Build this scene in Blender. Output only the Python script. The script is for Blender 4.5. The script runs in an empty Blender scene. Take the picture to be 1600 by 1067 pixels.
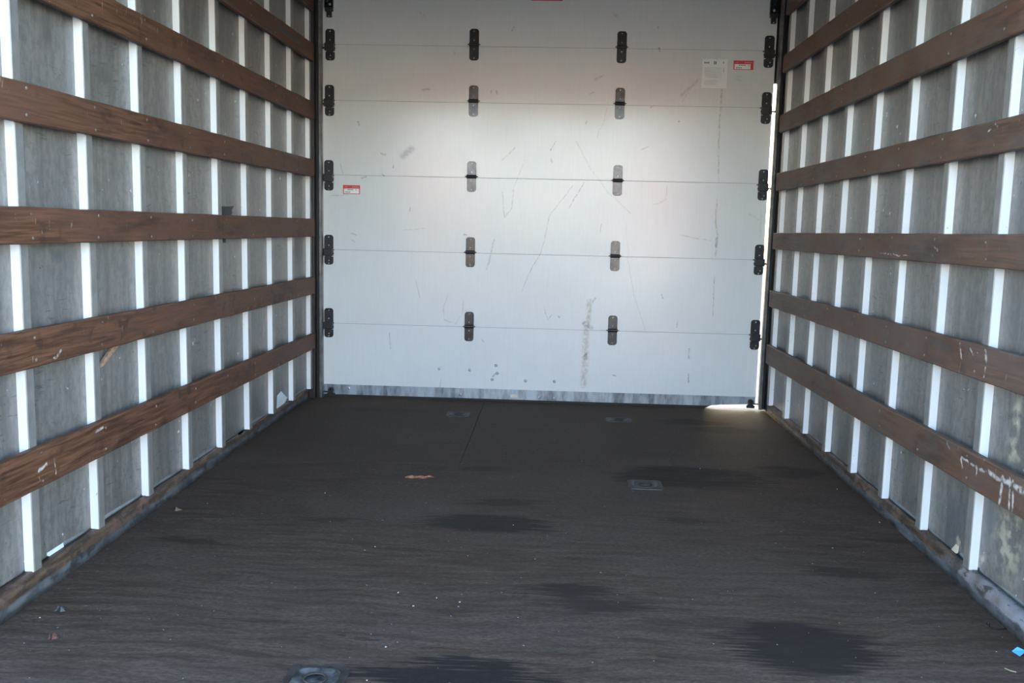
import bpy, bmesh, math, random
from mathutils import Vector, Matrix, noise as mnoise
random.seed(7)
PI = math.pi
scene = bpy.context.scene
C = scene.collection

# ------------------------------------------------------------------ camera
F, PITCH, YAW, ROLL = 1413.05, -0.124883, -0.042214, 0.023165
CAM = Vector((0.064836, 0.0, 0.911707))
fw = Vector((math.sin(YAW)*math.cos(PITCH), math.cos(YAW)*math.cos(PITCH), math.sin(PITCH)))
r0 = Vector((math.cos(YAW), -math.sin(YAW), 0)); u0 = r0.cross(fw)
RT = r0*math.cos(ROLL) + u0*math.sin(ROLL)
UP = u0*math.cos(ROLL) - r0*math.sin(ROLL)
cd = bpy.data.cameras.new('camera'); cam = bpy.data.objects.new('camera', cd); C.objects.link(cam)
cd.sensor_width = 36; cd.lens = F/1600*36; cd.clip_start = 0.02; cd.clip_end = 500
m = Matrix((RT, UP, -fw)).transposed().to_4x4(); m.translation = CAM
cam.matrix_world = m
scene.camera = cam

# ------------------------------------------------------------------ light
SUN_DIR = Vector((0.22, -0.91, -0.30)).normalized()       # the way the sunlight travels
w = bpy.data.worlds.new('sky'); scene.world = w; w.use_nodes = True
nt = w.node_tree; sky = nt.nodes.new('ShaderNodeTexSky'); sky.sky_type = 'NISHITA'
sky.sun_disc = False; sky.sun_elevation = math.asin(-SUN_DIR.z)
sky.sun_rotation = math.atan2(-SUN_DIR.x, -SUN_DIR.y)
sky.air_density = 1.0; sky.dust_density = 0.7; sky.ozone_density = 1.0
nt.links.new(sky.outputs[0], nt.nodes['Background'].inputs[0])
nt.nodes['Background'].inputs[1].default_value = 0.85
sd = bpy.data.lights.new('sun', 'SUN'); sd.energy = 4.0; sd.angle = 0.0093; sd.color = (1.0, 0.93, 0.84)
sun = bpy.data.objects.new('sun', sd); C.objects.link(sun)
sun.rotation_euler = (-SUN_DIR).to_track_quat('Z', 'Y').to_euler(); sun.location = (-8, 20, 10)
vs = scene.view_settings
vs.view_transform = 'Standard'; vs.look = 'None'; vs.gamma = 1.0; vs.use_curve_mapping = False
vs.exposure = 1.28

# ------------------------------------------------------------------ where things stand (metres)
DY = 4.7000            # inner face of the roll-up door
Y0, Y1 = 1.82, 4.735      # the walls start at the open end, the bed sticks out a little
YF = 1.60    # the open end and the sill
SX = 1.15              # face of the wooden slats
PX = 1.169             # face of the posts
WX = 1.193             # face of the wall panels
def ray(px, py):
    return RT*((px-800)/F) + UP*((533.5-py)/F) + fw
def on_door(px, py, y=DY):
    d = ray(px, py); return CAM + d*((y-CAM.y)/d.y)
def on_floor(px, py, z=0.0):
    d = ray(px, py); return CAM + d*((z-CAM.z)/d.z)
def on_wall(px, py, x):
    d = ray(px, py); return CAM + d*((x-CAM.x)/d.x)

# ------------------------------------------------------------------ node helpers
class Mat:
    def __init__(s, name):
        s.m = bpy.data.materials.new(name); s.m.use_nodes = True
        s.t = s.m.node_tree; s.b = s.t.nodes['Principled BSDF']; s._pos = None
    def n(s, typ, **k):
        nd = s.t.nodes.new(typ)
        for a, v in k.items(): setattr(nd, a, v)
        return nd
    def L(s, a, b): s.t.links.new(a, b)
    def put(s, sock, v):
        if hasattr(v, 'is_output'): s.L(v, sock)
        else: sock.default_value = v
    def pos(s):
        if s._pos is None: s._pos = s.n('ShaderNodeNewGeometry').outputs['Position']
        return s._pos
    def math(s, op, a, b=0.0, clamp=False):
        nd = s.n('ShaderNodeMath', operation=op, use_clamp=clamp)
        s.put(nd.inputs[0], a); s.put(nd.inputs[1], b); return nd.outputs[0]
    def vm(s, op, a, b=None, out=0):
        nd = s.n('ShaderNodeVectorMath', operation=op); s.put(nd.inputs[0], a)
        if b is not None: s.put(nd.inputs[1], b)
        return nd.outputs[out]
    def scale(s, vec, sc): return s.vm('MULTIPLY', vec, sc)
    def noise(s, vec, scale=5, detail=4, rough=0.55, dist=0.0, color=False):
        nd = s.n('ShaderNodeTexNoise'); s.put(nd.inputs['Vector'], vec)
        nd.inputs['Scale'].default_value = scale; nd.inputs['Detail'].default_value = detail
        nd.inputs['Roughness'].default_value = rough; nd.inputs['Distortion'].default_value = dist
        return nd.outputs['Color' if color else 'Fac']
    def rng(s, v, a, b, c=0.0, d=1.0):
        nd = s.n('ShaderNodeMapRange'); nd.interpolation_type = 'SMOOTHSTEP'
        s.put(nd.inputs[0], v)
        for i, q in enumerate((a, b, c, d)): nd.inputs[i+1].default_value = q
        return nd.outputs[0]
    def mix(s, f, a, b):
        nd = s.n('ShaderNodeMix', data_type='RGBA'); s.put(nd.inputs[0], f)
        for i, q in ((6, a), (7, b)):
            if isinstance(q, tuple): q = (*q[:3], 1.0)
            s.put(nd.inputs[i], q)
        return nd.outputs[2]
    def bump(s, h, strength=0.3, dist=0.002):
        nd = s.n('ShaderNodeBump'); nd.inputs['Strength'].default_value = strength
        nd.inputs['Distance'].default_value = dist; s.put(nd.inputs['Height'], h); s.L(nd.outputs[0], s.b.inputs['Normal'])
    def warp(s, amount, scale):
        c = s.noise(s.pos(), scale, 3, color=True)
        return s.vm('ADD', s.pos(), s.vm('MULTIPLY', s.vm('SUBTRACT', c, (.5, .5, .5)), (amount,)*3))
    def seg(s, P, a, b, wd, soft=1.0):
        ba = Vector(b)-Vector(a)
        if ba.length < 1e-6: ba = Vector((1e-5, 0, 0))
        pa = s.vm('SUBTRACT', P, tuple(a))
        h = s.n('ShaderNodeMath', operation='MULTIPLY', use_clamp=True)
        dt = s.vm('DOT_PRODUCT', pa, tuple(ba), out=1); s.L(dt, h.inputs[0]); h.inputs[1].default_value = 1/ba.length_squared
        sc = s.n('ShaderNodeVectorMath', operation='SCALE'); sc.inputs[0].default_value = tuple(ba); s.L(h.outputs[0], sc.inputs[3])
        ln = s.vm('LENGTH', s.vm('SUBTRACT', pa, sc.outputs[0]), out=1)
        return s.rng(ln, wd*(1-soft*0.9), wd*1.1, 1.0, 0.0)
    def ell(s, P, c, r, soft=0.6):
        q = s.vm('MULTIPLY', s.vm('SUBTRACT', P, tuple(c)), tuple(1/x for x in r))
        return s.rng(s.vm('LENGTH', q, out=1), 1-soft, 1.1, 1.0, 0.0)
    def maxi(s, lst):
        o = None
        for x in lst: o = x if o is None else s.math('MAXIMUM', o, x)
        return o
    def set(s, **k):
        names = dict(base='Base Color', rough='Roughness', metal='Metallic', spec='Specular IOR Level', coat='Coat Weight', coatr='Coat Roughness')
        for a, v in k.items():
            if isinstance(v, tuple): v = (*v[:3], 1.0)
            s.put(s.b.inputs[names[a]], v)
        return s.m

def simple(name, col, rough=0.5, metal=0.0, var=0.15, sc=20, bump=0.0, **k):
    M = Mat(name); f = M.noise(M.pos(), sc, 4)
    M.set(base=M.mix(M.rng(f, .3, .7), tuple(c*(1-var) for c in col), tuple(min(1, c*(1+var)) for c in col)), rough=rough, metal=metal, **k)
    if bump: M.bump(f, bump)
    return M.m

# wall panels: dull grey sheet with vertical streaks, dents and dark rub marks
def panel_mat(side):
    M = Mat('grey_panel_%s' % side); p = M.pos()
    a = M.noise(M.scale(p, (1, 14, 1.2)), 3, 5); b = M.noise(p, 3.0, 3)
    col = M.mix(M.rng(a, .3, .7), (.175, .156, .140), (.27, .246, .224))
    col = M.mix(M.math('MULTIPLY', M.rng(b, .35, .7), .45), col, (.14, .137, .133))
    mt = M.noise(M.scale(p, (1, 1.6, 1)), 38, 4, .7)
    col = M.mix(M.rng(mt, .32, .62, .5, 0), col, (.10, .098, .095))
    s1 = M.noise(M.scale(M.warp(.06, 4), (1, 5, 40)), 3.2, 3, .6)      # horizontal rubs
    band = M.rng(M.noise(p, 2.3, 2), .45, .62)
    rub = M.math('MULTIPLY', M.rng(s1, .60, .68), band)
    s2 = M.noise(M.scale(p, (1, 1, 1)), 60, 2); spk = M.rng(s2, .72, .76)
    col = M.mix(M.math('MULTIPLY', M.maxi([rub, spk]), .75), col, (.07, .07, .07))
    wsp = M.rng(M.noise(M.vm('ADD', p, (5, 3, 2)), 34, 2), .73, .77)
    col = M.mix(M.math('MULTIPLY', wsp, .7), col, (.75, .75, .75))
    if side == 'right':   # beige splashes at the near end
        P = M.warp(.12, 7)
        e = M.maxi([M.ell(P, on_wall(x, y, WX), (.2, rx, rz), .8) for x, y, rx, rz in
            ((1585, 700, .05, .09), (1580, 850, .10, .14), (1497, 855, .022, .03), (1535, 890, .05, .05), (1592, 640, .03, .05))])
        g = M.rng(M.noise(p, 30, 4), .42, .62)
        col = M.mix(M.math('MULTIPLY', M.math('MULTIPLY', e, g), .75), col, (.62, .55, .42))
        P2 = M.warp(.02, 10)
        dk = M.maxi([M.ell(P2, on_wall(x, y, WX), (.2, rx, rz), .9) for x, y, rx, rz in ((1490, 810, .07, .10), (1545, 800, .04, .12))])
        col = M.mix(M.math('MULTIPLY', dk, .5), col, (.10, .11, .13))
    else:
        P = M.warp(.03, 12)
        dk = M.maxi([M.ell(P, on_wall(x, y, -WX), (.2, rx, rz), .9) for x, y, rx, rz in
            ((88, 398, .035, .012), (90, 402, .04, .02), (72, 50, .03, .05), (162, 120, .06, .04), (240, 600, .02, .1))])
        col = M.mix(M.math('MULTIPLY', dk, .55), col, (.10, .10, .10))
    M.set(base=col, rough=M.rng(a, .2, .8, .34, .46), metal=.25)
    M.bump(M.noise(M.scale(p, (1, 2, 1)), 5, 3), .12, .004)
    return M.m
m_panel = {-1: panel_mat('left'), 1: panel_mat('right')}

def post_mat():
    M = Mat('bare_aluminium_post'); p = M.pos()
    a = M.noise(M.scale(p, (6, 6, 1)), 3, 3)
    sp = M.rng(M.noise(p, 45, 2), .7, .75)
    col = M.mix(M.rng(a, .3, .7), (.60, .60, .59), (.66, .66, .65))
    col = M.mix(M.math('MULTIPLY', sp, .5), col, (.25, .25, .25))
    M.set(base=col, rough=M.rng(a, .3, .7, .25, .31), metal=.8)
    M.bump(M.noise(p, 22, 2), .06, .002)
    return M.m
m_post = post_mat()
def web_mat():  # web tone whitened to carry the daylight from the open end
    M = Mat('lit_post_web'); p = M.pos()
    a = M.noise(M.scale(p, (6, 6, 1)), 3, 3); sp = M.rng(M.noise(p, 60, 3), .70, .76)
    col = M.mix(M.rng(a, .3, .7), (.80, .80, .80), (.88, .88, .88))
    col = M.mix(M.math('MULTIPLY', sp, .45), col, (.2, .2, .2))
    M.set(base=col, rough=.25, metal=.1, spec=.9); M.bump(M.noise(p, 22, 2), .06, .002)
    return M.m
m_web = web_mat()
m_face = simple('shaded_post_face', (.255, .24, .225), .42, .3, .12, 25)  # same post as the webs, side-on shade put into a greyer colour

def slat_mat(side, marks, tone=1.0, dust=None):
    M = Mat('worn_brown_wood_%s' % side); p = M.pos()
    g = M.noise(M.scale(M.warp(.02, 3), (8, 1.6, 34)), 4, 5, .6)
    b = M.noise(M.scale(p, (1, 1, 2)), 2.2, 3)
    t = tone
    col = M.mix(M.rng(g, .3, .72), (.060*t, .025*t, .013*t), (.172*t, .077*t, .042*t))
    col = M.mix(M.rng(b, .4, .7, 0, .6), col, (.13*t, .062*t, .040*t))
    col = M.mix(M.math('MULTIPLY', M.rng(M.noise(M.scale(p, (1, .7, 1)), 17, 4), .58, .70), .6), col, (.035, .020, .014))
    dk2 = M.rng(M.noise(M.scale(p, (1, .35, 1.6)), 6, 5, .7), .52, .70)
    col = M.mix(M.math('MULTIPLY', dk2, .75), col, (.036, .018, .012))
    sc = M.rng(M.noise(M.vm('ADD', M.scale(p, (1, 3, 1)), (3, 1, 7)), 13, 5, .7), .64, .70)
    col = M.mix(M.math('MULTIPLY', sc, .45), col, (.42, .30, .22))
    if dust: col = M.mix(M.rng(M.noise(M.scale(p, (1, .6, 1)), 9, 4), .3, .7, .15, .5), col, dust)
    if marks:
        P = M.warp(.02, 20)
        mk = M.maxi([M.seg(P, on_wall(x1, y1, side_x[side]*SX), on_wall(x2, y2, side_x[side]*SX), wd/550., .8) for x1, y1, x2, y2, wd in marks])
        br = M.rng(M.noise(p, 55, 3), .35, .6)
        col = M.mix(M.math('MULTIPLY', M.math('MULTIPLY', mk, br), .8), col, (.62, .58, .54))
    M.set(base=col, rough=M.rng(g, .3, .7, .5, .7), spec=.3)
    M.bump(g, .35, .002)
    return M.m
side_x = {'left': -1, 'right': 1}
m_slat = {-1: slat_mat('left', [(240, 545, 262, 538, 3), (85, 560, 95, 548, 3), (722, 195, 720, 200, 1), (60, 735, 72, 725, 3), (85, 718, 88, 740, 2), (150, 675, 160, 670, 3), (212, 150, 214, 160, 1)]),
           1: slat_mat('right', [(1500, 537, 1502, 560, 3), (1515, 545, 1520, 555, 2), (1540, 548, 1542, 565, 4), (1540, 575, 1538, 590, 3),
              (1503, 715, 1540, 738, 2.5), (1502, 718, 1503, 728, 3), (1527, 728, 1526, 742, 2), (1545, 738, 1600, 768, 5), (1566, 745, 1562, 788, 4), (1578, 748, 1576, 800, 3), (1583, 752, 1582, 802, 3),
              (1458, 385, 1464, 392, 2), (1545, 205, 1555, 195, 2), (1480, 690, 1484, 700, 2), (1370, 395, 1420, 400, 1.5)], 1.0, (.15, .125, .105))}

def floor_mat():
    M = Mat('dark_worn_plywood'); p = M.pos()
    g = M.noise(M.scale(M.warp(.10, 3), (1.6, 13, 1)), 3, 7, .72)
    b = M.noise(M.scale(p, (.6, 1.2, 1)), 2.0, 4)
    f = M.noise(M.scale(p, (6, 60, 1)), 5, 4, .7)
    col = M.mix(M.rng(g, .3, .72), (.046, .028, .019), (.112, .077, .055))
    col = M.mix(M.rng(b, .4, .72, 0, .55), col, (.092, .069, .054))
    col = M.mix(M.math('MULTIPLY', M.rng(f, .6, .75), .35), col, (.15, .135, .125))
    ds = M.rng(M.noise(M.scale(M.warp(.05, 6), (2.2, 11, 1)), 4.5, 5, .65), .60, .72)
    col = M.mix(M.math('MULTIPLY', ds, .55), col, (.028, .019, .014))
    red = M.rng(M.noise(M.scale(p, (3, 9, 1)), 2.6, 4), .58, .70)
    col = M.mix(M.math('MULTIPLY', red, .3), col, (.085, .042, .03))
    P = M.vm('ADD', M.warp(.10, 5), M.vm('MULTIPLY', M.vm('SUBTRACT', M.noise(M.scale(p, (2, 30, 1)), 4, 3, color=True), (.5, .5, .5)), (.50, .03, 0)))
    es = []
    for x, y, rx, ry, st in ((765, 818, 95, 12, .7), (785, 785, 45, 6, .5), (1080, 745, 120, 16, .8), (1120, 755, 70, 12, .5), (1235, 738, 52, 9, .6),
            (1085, 660, 55, 4, .6), (1125, 672, 50, 5, .5), (890, 923, 70, 13, .65), (935, 948, 85, 11, .6), (1265, 1012, 115, 40, .8), (1200, 1000, 70, 22, .5),
            (690, 1062, 165, 17, .95), (745, 1050, 90, 26, .9), (1320, 895, 65, 9, .5), (752, 731, 35, 4, .45), (678, 731, 22, 3, .4), (525, 812, 42, 4, .4),
            (1080, 815, 42, 4, .4), (530, 997, 18, 4, .6), (300, 847, 60, 3, .5), (1090, 975, 60, 8, .3), (1150, 975, 80, 7, .35), (600, 640, 60, 4, .4), (1240, 650, 60, 6, .4)):
        c = on_floor(x, y); ex = (on_floor(x+rx, y)-c).x; ey = abs((on_floor(x, y-ry)-c).y)
        es.append(M.math('MULTIPLY', M.ell(P, c, (ex*1.05, max(ey, .02)*1.1, 1), .28), min(1, st*1.15)))
    st = M.maxi(es)
    col = M.mix(st, col, (.019, .0145, .012))
    gr = M.noise(M.scale(p, (1, 2.2, 1)), 70, 4, .75)
    col = M.mix(M.rng(gr, .35, .65, .6, 0), col, (.024, .018, .015))
    wsp = M.rng(M.noise(p, 90, 1), .775, .79)
    col = M.mix(M.math('MULTIPLY', wsp, .6), col, (.5, .5, .5))
    M.set(base=col, rough=M.rng(g, .3, .7, .62, .8), spec=.12)
    M.bump(M.math('ADD', M.math('MULTIPLY', g, .5), gr), .45, .003)
    return M.m
m_floor = floor_mat()

def kick_mat():
    M = Mat('scuffed_kick_board'); p = M.pos()
    sx = M.n('ShaderNodeSeparateXYZ'); M.L(p, sx.inputs[0])
    ax = M.math('ABSOLUTE', sx.outputs[0])
    nz = M.noise(M.scale(p, (3, 1, 3)), 9, 4)
    e = M.math('ADD', sx.outputs[2], M.math('MULTIPLY', M.math('SUBTRACT', nz, .5), .03))
    top = M.rng(e, .024, .034)
    wood = M.mix(M.rng(M.noise(M.scale(p, (20, 2, 20)), 4, 5), .35, .7), (.04, .024, .014), (.13, .078, .05))
    near = M.rng(M.math('ADD', sx.outputs[1], M.math('MULTIPLY', M.math('SUBTRACT', M.noise(p, 8, 3), .5), .9)), 2.05, 2.45, 1, 0)
    right = M.math('GREATER_THAN', sx.outputs[0], 0.0)
    paint = M.mix(M.rng(M.noise(M.scale(p, (3, 1, 3)), 14, 5), .35, .68), (.05, .052, .056), (.115, .12, .13))
    wood = M.mix(M.math('MULTIPLY', M.math('MULTIPLY', near, right), .8), wood, (.30, .30, .32))
    col = M.mix(top, paint, wood)
    dk = M.rng(M.noise(M.scale(p, (1, .5, 1)), 30, 4, .65), .53, .62)
    col = M.mix(M.math('MULTIPLY', dk, .75), col, (.028, .02, .016))
    rd = M.rng(M.noise(M.vm('ADD', p, (4, 1, 2)), 16, 4, .6), .56, .64)
    col = M.mix(M.math('MULTIPLY', rd, M.math('MULTIPLY', top, .8)), col, (.13, .07, .055))
    M.set(base=col, rough=.55, spec=.4); M.bump(M.noise(p, 25, 5), .8, .004)
    return M.m
m_kick = kick_mat()

# marks on the door, (polyline in px), width px, strength, kind
MARKS = [
 ([(1128, 140), (1124, 200), (1122, 262), (1123, 284)], 2.0, .55, 'tan'), ([(1121, 306), (1118, 345), (1121, 372), (1118, 400)], 1.8, .6, 'tan'),
 ([(1119, 372), (1119, 385)], 2.6, .6, 'dark'), ([(1116, 430), (1114, 495)], 1.2, .7, 'tan'), ([(1077, 545), (1076, 560)], 1.8, .5, 'dark'), ([(1076, 585), (1076, 598)], 1.6, .6, 'dark'),
 ([(921, 470), (920, 500), (915, 513)], 5, .65, 'tan'), ([(916, 512), (914, 560), (912, 600)], 7, .55, 'tan'), ([(913, 505), (923, 512)], 5, .6, 'dark'), ([(915, 553), (914, 560)], 4, .6, 'dark'),
 ([(913, 590), (912, 603)], 5, .5, 'tan'), ([(926, 472), (930, 466)], 2, .5, 'dark'),
 ([(900, 220), (922, 262), (950, 300), (985, 333)], 1.6, .28, 'tan'), ([(980, 400), (990, 460), (1008, 515)], 1.2, .3, 'tan'), ([(978, 350), (982, 400)], 1.2, .2, 'tan'),
 ([(913, 285), (898, 310), (890, 325)], 1.0, .6, 'dark'), ([(895, 290), (858, 338), (852, 370), (845, 395), (825, 430), (815, 455)], .9, .4, 'dark'),
 ([(868, 221), (860, 235)], 1.2, .6, 'dark'), ([(861, 248), (862, 254)], 1.6, .5, 'brown'), ([(805, 231), (785, 250)], 1.6, .35, 'dark'), ([(1002, 234), (1012, 229)], 1.2, .5, 'dark'),
 ([(1042, 290), (1041, 310), (1030, 318), (1020, 320)], 1.3, .35, 'tan'), ([(785, 300), (788, 340), (800, 325), (803, 290)], 1.2, .35, 'dark'), ([(772, 375), (764, 410), (760, 420)], 2.0, .35, 'dark'),
 ([(940, 350), (938, 362)], 1, .35, 'dark'), ([(1063, 367), (1085, 372), (1110, 376)], 1.2, .35, 'dark'), ([(1170, 335), (1188, 345)], 1.6, .3, 'tan'),
 ([(1190, 330), (1187, 370)], 2, .22, 'tan'), ([(595, 240), (602, 241)], 2, .55, 'dark'), ([(531, 256), (536, 270)], 1.5, .3, 'dark'), ([(615, 258), (615, 262)], 1.5, .5, 'dark'),
 ([(597, 272), (600, 274)], 1.6, .6, 'brown'), ([(565, 278), (572, 276)], 1.6, .5, 'dark'), ([(515, 306), (548, 304)], 1.5, .3, 'dark'), ([(630, 359), (665, 357)], 1.2, .35, 'tan'),
 ([(550, 365), (556, 367)], 1.6, .4, 'brown'), ([(550, 375), (554, 378)], 1.6, .35, 'tan'), ([(725, 366), (729, 367)], 1.6, .6, 'dark'), ([(640, 330), (641, 324)], 1.4, .45, 'dark'),
 ([(560, 190), (561, 195)], 1.8, .7, 'brown'), ([(660, 140), (672, 140)], 1.8, .5, 'dark'), ([(775, 142), (776, 147)], 2.0, .6, 'brown'), ([(768, 141), (767, 147)], 1.4, .4, 'dark'),
 ([(735, 372), (770, 400)], .9, .15, 'tan'), ([(930, 124), (942, 118)], 2.5, .3, 'dark'), ([(958, 20), (965, 26)], 3, .35, 'tan'), ([(657, 20), (664, 26)], 3, .3, 'tan'),
 ([(1030, 75), (1031, 80)], 2.0, .8, 'brown'), ([(1028, 42), (1029, 43)], 2, .4, 'dark'), ([(1090, 125), (1065, 148)], 3.5, .28, 'dark'), ([(1075, 145), (1066, 158)], 1.4, .3, 'dark'),
 ([(920, 148), (928, 144)], 1.5, .4, 'dark'), ([(1060, 190), (1061, 190)], 2, .6, 'dark'), ([(917, 190), (915, 193)], 1.6, .6, 'dark'), ([(950, 160), (945, 185), (932, 215)], 1.0, .35, 'tan'),
 ([(1016, 168), (1024, 164)], 1.4, .4, 'brown'), ([(800, 48), (803, 42)], 1.2, .5, 'dark'), ([(710, 82), (711, 86)], 1.4, .4, 'dark'), ([(608, 520), (610, 545)], 1.4, .35, 'dark'),
 ([(650, 440), (656, 465)], 1, .3, 'dark'), ([(700, 460), (693, 480), (694, 500), (712, 506), (722, 490), (724, 470)], 1.3, .22, 'brown'), ([(850, 480), (856, 500), (862, 492)], 1.0, .4, 'dark'),
 ([(873, 494), (874, 496)], 1.6, .5, 'brown'), ([(1058, 503), (1057, 511)], 1.2, .5, 'dark'), ([(1034, 460), (1036, 466)], 1.3, .5, 'brown'), ([(958, 586), (963, 588)], 1.2, .6, 'dark'),
 ([(690, 590), (687, 605)], 1.1, .3, 'dark'), ([(770, 588), (774, 584)], 1.5, .7, 'dark'), ([(752, 530), (756, 535)], 1.5, .4, 'dark'), ([(820, 250), (800, 300)], .9, .25, 'dark'),
 ([(640, 241), (636, 238)], 0, 0, 'x')]
def door_mat(z0, z1):
    M = Mat('white_door_panel'); p = M.pos()
    a = M.noise(M.scale(p, (30, 1, 2)), 5, 4); b = M.noise(p, 2.2, 4)
    col = M.mix(M.rng(a, .3, .7), (.655, .65, .635), (.675, .67, .655))
    col = M.mix(M.rng(b, .45, .75, 0, .35), col, (.60, .585, .56))
    g = M.rng(M.noise(M.scale(M.warp(.03, 8), (14, 1, 5)), 5, 5, .7), .67, .74)
    gb = M.rng(M.noise(p, 1.9, 2), .45, .65)
    col = M.mix(M.math('MULTIPLY', M.math('MULTIPLY', g, gb), .4), col, (.40, .36, .30))
    P = M.vm('MULTIPLY', M.warp(.012, 25), (1, 0, 1)); br = M.rng(M.noise(p, 60, 4), .30, .62)
    cols = dict(tan=(.36, .30, .20), dark=(.13, .13, .12), brown=(.16, .06, .03))
    for kind in cols:
        lst = []
        for pts, wd, st, k in MARKS:
            if k != kind: continue
            W = [on_door(*q) for q in pts]
            for q in W: q.y = 0
            for q1, q2 in zip(W, W[1:]):
                if max(q1.z, q2.z) < z0-.02 or min(q1.z, q2.z) > z1+.02: continue
                lst.append(M.math('MULTIPLY', M.seg(P, q1, q2, wd/300.*1.0, .9), st))
        if lst:
            col = M.mix(M.math('MULTIPLY', M.maxi(lst), br), col, cols[kind])
    sm = on_door(636, 239); sm.y = 0
    if z0 < sm.z < z1:
        PR = M.vm('ADD', P, (0, 0, 0))
        lst = [M.math('MULTIPLY', M.seg(PR, sm+Vector((-.02, 0, -.015)), sm+Vector((.022, 0, .018)), .024, 1), .5)]
        col = M.mix(M.math('MULTIPLY', lst[0], M.rng(br, 0, 1, .5, 1)), col, (.2, .2, .21))
    M.set(base=col, rough=M.rng(b, .3, .7, .21, .27), spec=.85)
    M.bump(M.noise(M.scale(p, (6, 1, 2)), 3, 3), .06, .004)
    return M.m

m_galv = simple('galvanised_steel', (.52, .55, .58), .34, .85, .3, 30)
def rail_mat():
    M = Mat('spangled_galvanised_rail'); p = M.pos()
    v = M.n('ShaderNodeTexVoronoi'); M.L(M.scale(p, (1, 1, .5)), v.inputs['Vector']); v.inputs['Scale'].default_value = 55
    n = M.noise(M.scale(p, (2, 1, .4)), 9, 5, .7)
    col = M.mix(M.rng(n, .32, .68), (.10, .12, .135), (.36, .40, .43))
    col = M.mix(M.math('MULTIPLY', v.outputs['Distance'], .3), col, (.5, .54, .58))
    M.set(base=col, rough=M.rng(n, .3, .7, .3, .5), metal=.55); return M.m
m_rail = rail_mat()
m_hinge = simple('dark_hinge_steel', (.06, .062, .066), .22, .8, .25, 60)
m_black = simple('black_steel', (.016, .016, .017), .45, .2, .2, 60)
m_rubber = simple('black_rubber', (.012, .012, .012), .7)
m_seal = simple('brownish_seam', (.22, .17, .13), .7)
m_rust = simple('rusty_pin', (.13, .055, .025), .7, .2)
m_jamb = simple('dark_brown_painted_steel', (.011, .008, .007), .5, .0, .35, 12)
m_lip = simple('worn_track_steel', (.20, .19, .18), .38, .6, .25, 18)
m_rivet = simple('zinc_rivet', (.55, .56, .57), .3, .8)
m_screw = simple('screw_steel', (.20, .16, .13), .5, .5, .5, 9)
m_shell = simple('outer_skin', (.3, .3, .3), .5)
m_ceil = simple('translucent_grey_roof', (.34, .32, .29), .6)
m_sub = simple('steel_subfloor', (.03, .03, .03), .7)

# ------------------------------------------------------------------ mesh helpers
def link(name, bm, mat, parent=None, smooth=False, loc=None):
    me = bpy.data.meshes.new(name)
    bmesh.ops.recalc_face_normals(bm, faces=bm.faces[:]); bm.to_mesh(me); bm.free()
    for mm in (mat if isinstance(mat, (list, tuple)) else [mat]): me.materials.append(mm)
    if smooth:
        for f in me.polygons: f.use_smooth = True
    o = bpy.data.objects.new(name, me); C.objects.link(o)
    if parent is not None: o.parent = parent
    if loc is not None: o.location = loc
    return o
def inst(src, parent, loc=(0, 0, 0), rot=None):
    o = src.copy(); C.objects.link(o); o.parent = parent; o.location = loc
    if rot is not None: o.rotation_euler = rot
    return o
def tag(o, label, cat, group=None):
    o['label'] = label; o['category'] = cat
    if group: o['group'] = group
    return o
def thing(name, loc, label, cat, group=None):
    o = bpy.data.objects.new(name, None); C.objects.link(o); o.location = loc; o.empty_display_size = .05
    return tag(o, label, cat, group)
def box(bm, x0, x1, y0, y1, z0, z1, bev=0.0, mi=0):
    r = bmesh.ops.create_cube(bm, size=1.0)
    for v in r['verts']:
        v.co = Vector(((x0+x1)/2+v.co.x*(x1-x0), (y0+y1)/2+v.co.y*(y1-y0), (z0+z1)/2+v.co.z*(z1-z0)))
    fs = {f for v in r['verts'] for f in v.link_faces}
    for f in fs: f.material_index = mi
    if bev:
        es = {e for v in r['verts'] for e in v.link_edges}
        bmesh.ops.bevel(bm, geom=list(es), offset=bev, segments=2, affect='EDGES', profile=.6)
def cyl(bm, p0, p1, r1, r2=None, n=12, caps=True):
    p0, p1 = Vector(p0), Vector(p1); d = p1-p0; q = d.to_track_quat('Z', 'Y').to_matrix().to_4x4()
    q.translation = (p0+p1)/2
    bmesh.ops.create_cone(bm, cap_ends=caps, segments=n, radius1=r1, radius2=r1 if r2 is None else r2, depth=d.length, matrix=q)
def prism(bm, pts, axis, a, b):
    """outline pts in the two other axes, extruded from a to b along axis"""
    def P(u, v, t):
        return {'x': (t, u, v), 'y': (u, t, v), 'z': (u, v, t)}[axis]
    va = [bm.verts.new(P(u, v, a)) for u, v in pts]; vb = [bm.verts.new(P(u, v, b)) for u, v in pts]
    n = len(pts)
    bm.faces.new(va); bm.faces.new(vb[::-1])
    for i in range(n): bm.faces.new((va[i], vb[i], vb[(i+1) % n], va[(i+1) % n]))
def new(): return bmesh.new()
def dome(bm, c, r, axis=(0, -1, 0), n=10):
    """a low rivet head looking along axis"""
    a = Vector(axis).normalized(); q = a.to_track_quat('Z', 'Y').to_matrix(); c = Vector(c)
    rings = []
    for k, (rr, hh) in enumerate(((1, 0), (.85, .28), (.5, .45))):
        rings.append([bm.verts.new(c + q @ Vector((math.cos(2*PI*i/n)*r*rr, math.sin(2*PI*i/n)*r*rr, r*hh))) for i in range(n)])
    for A, B in zip(rings, rings[1:]):
        for i in range(n): bm.faces.new((A[i], A[(i+1) % n], B[(i+1) % n], B[i]))
    bm.faces.new(rings[-1]); bm.faces.new(rings[0][::-1])

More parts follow.
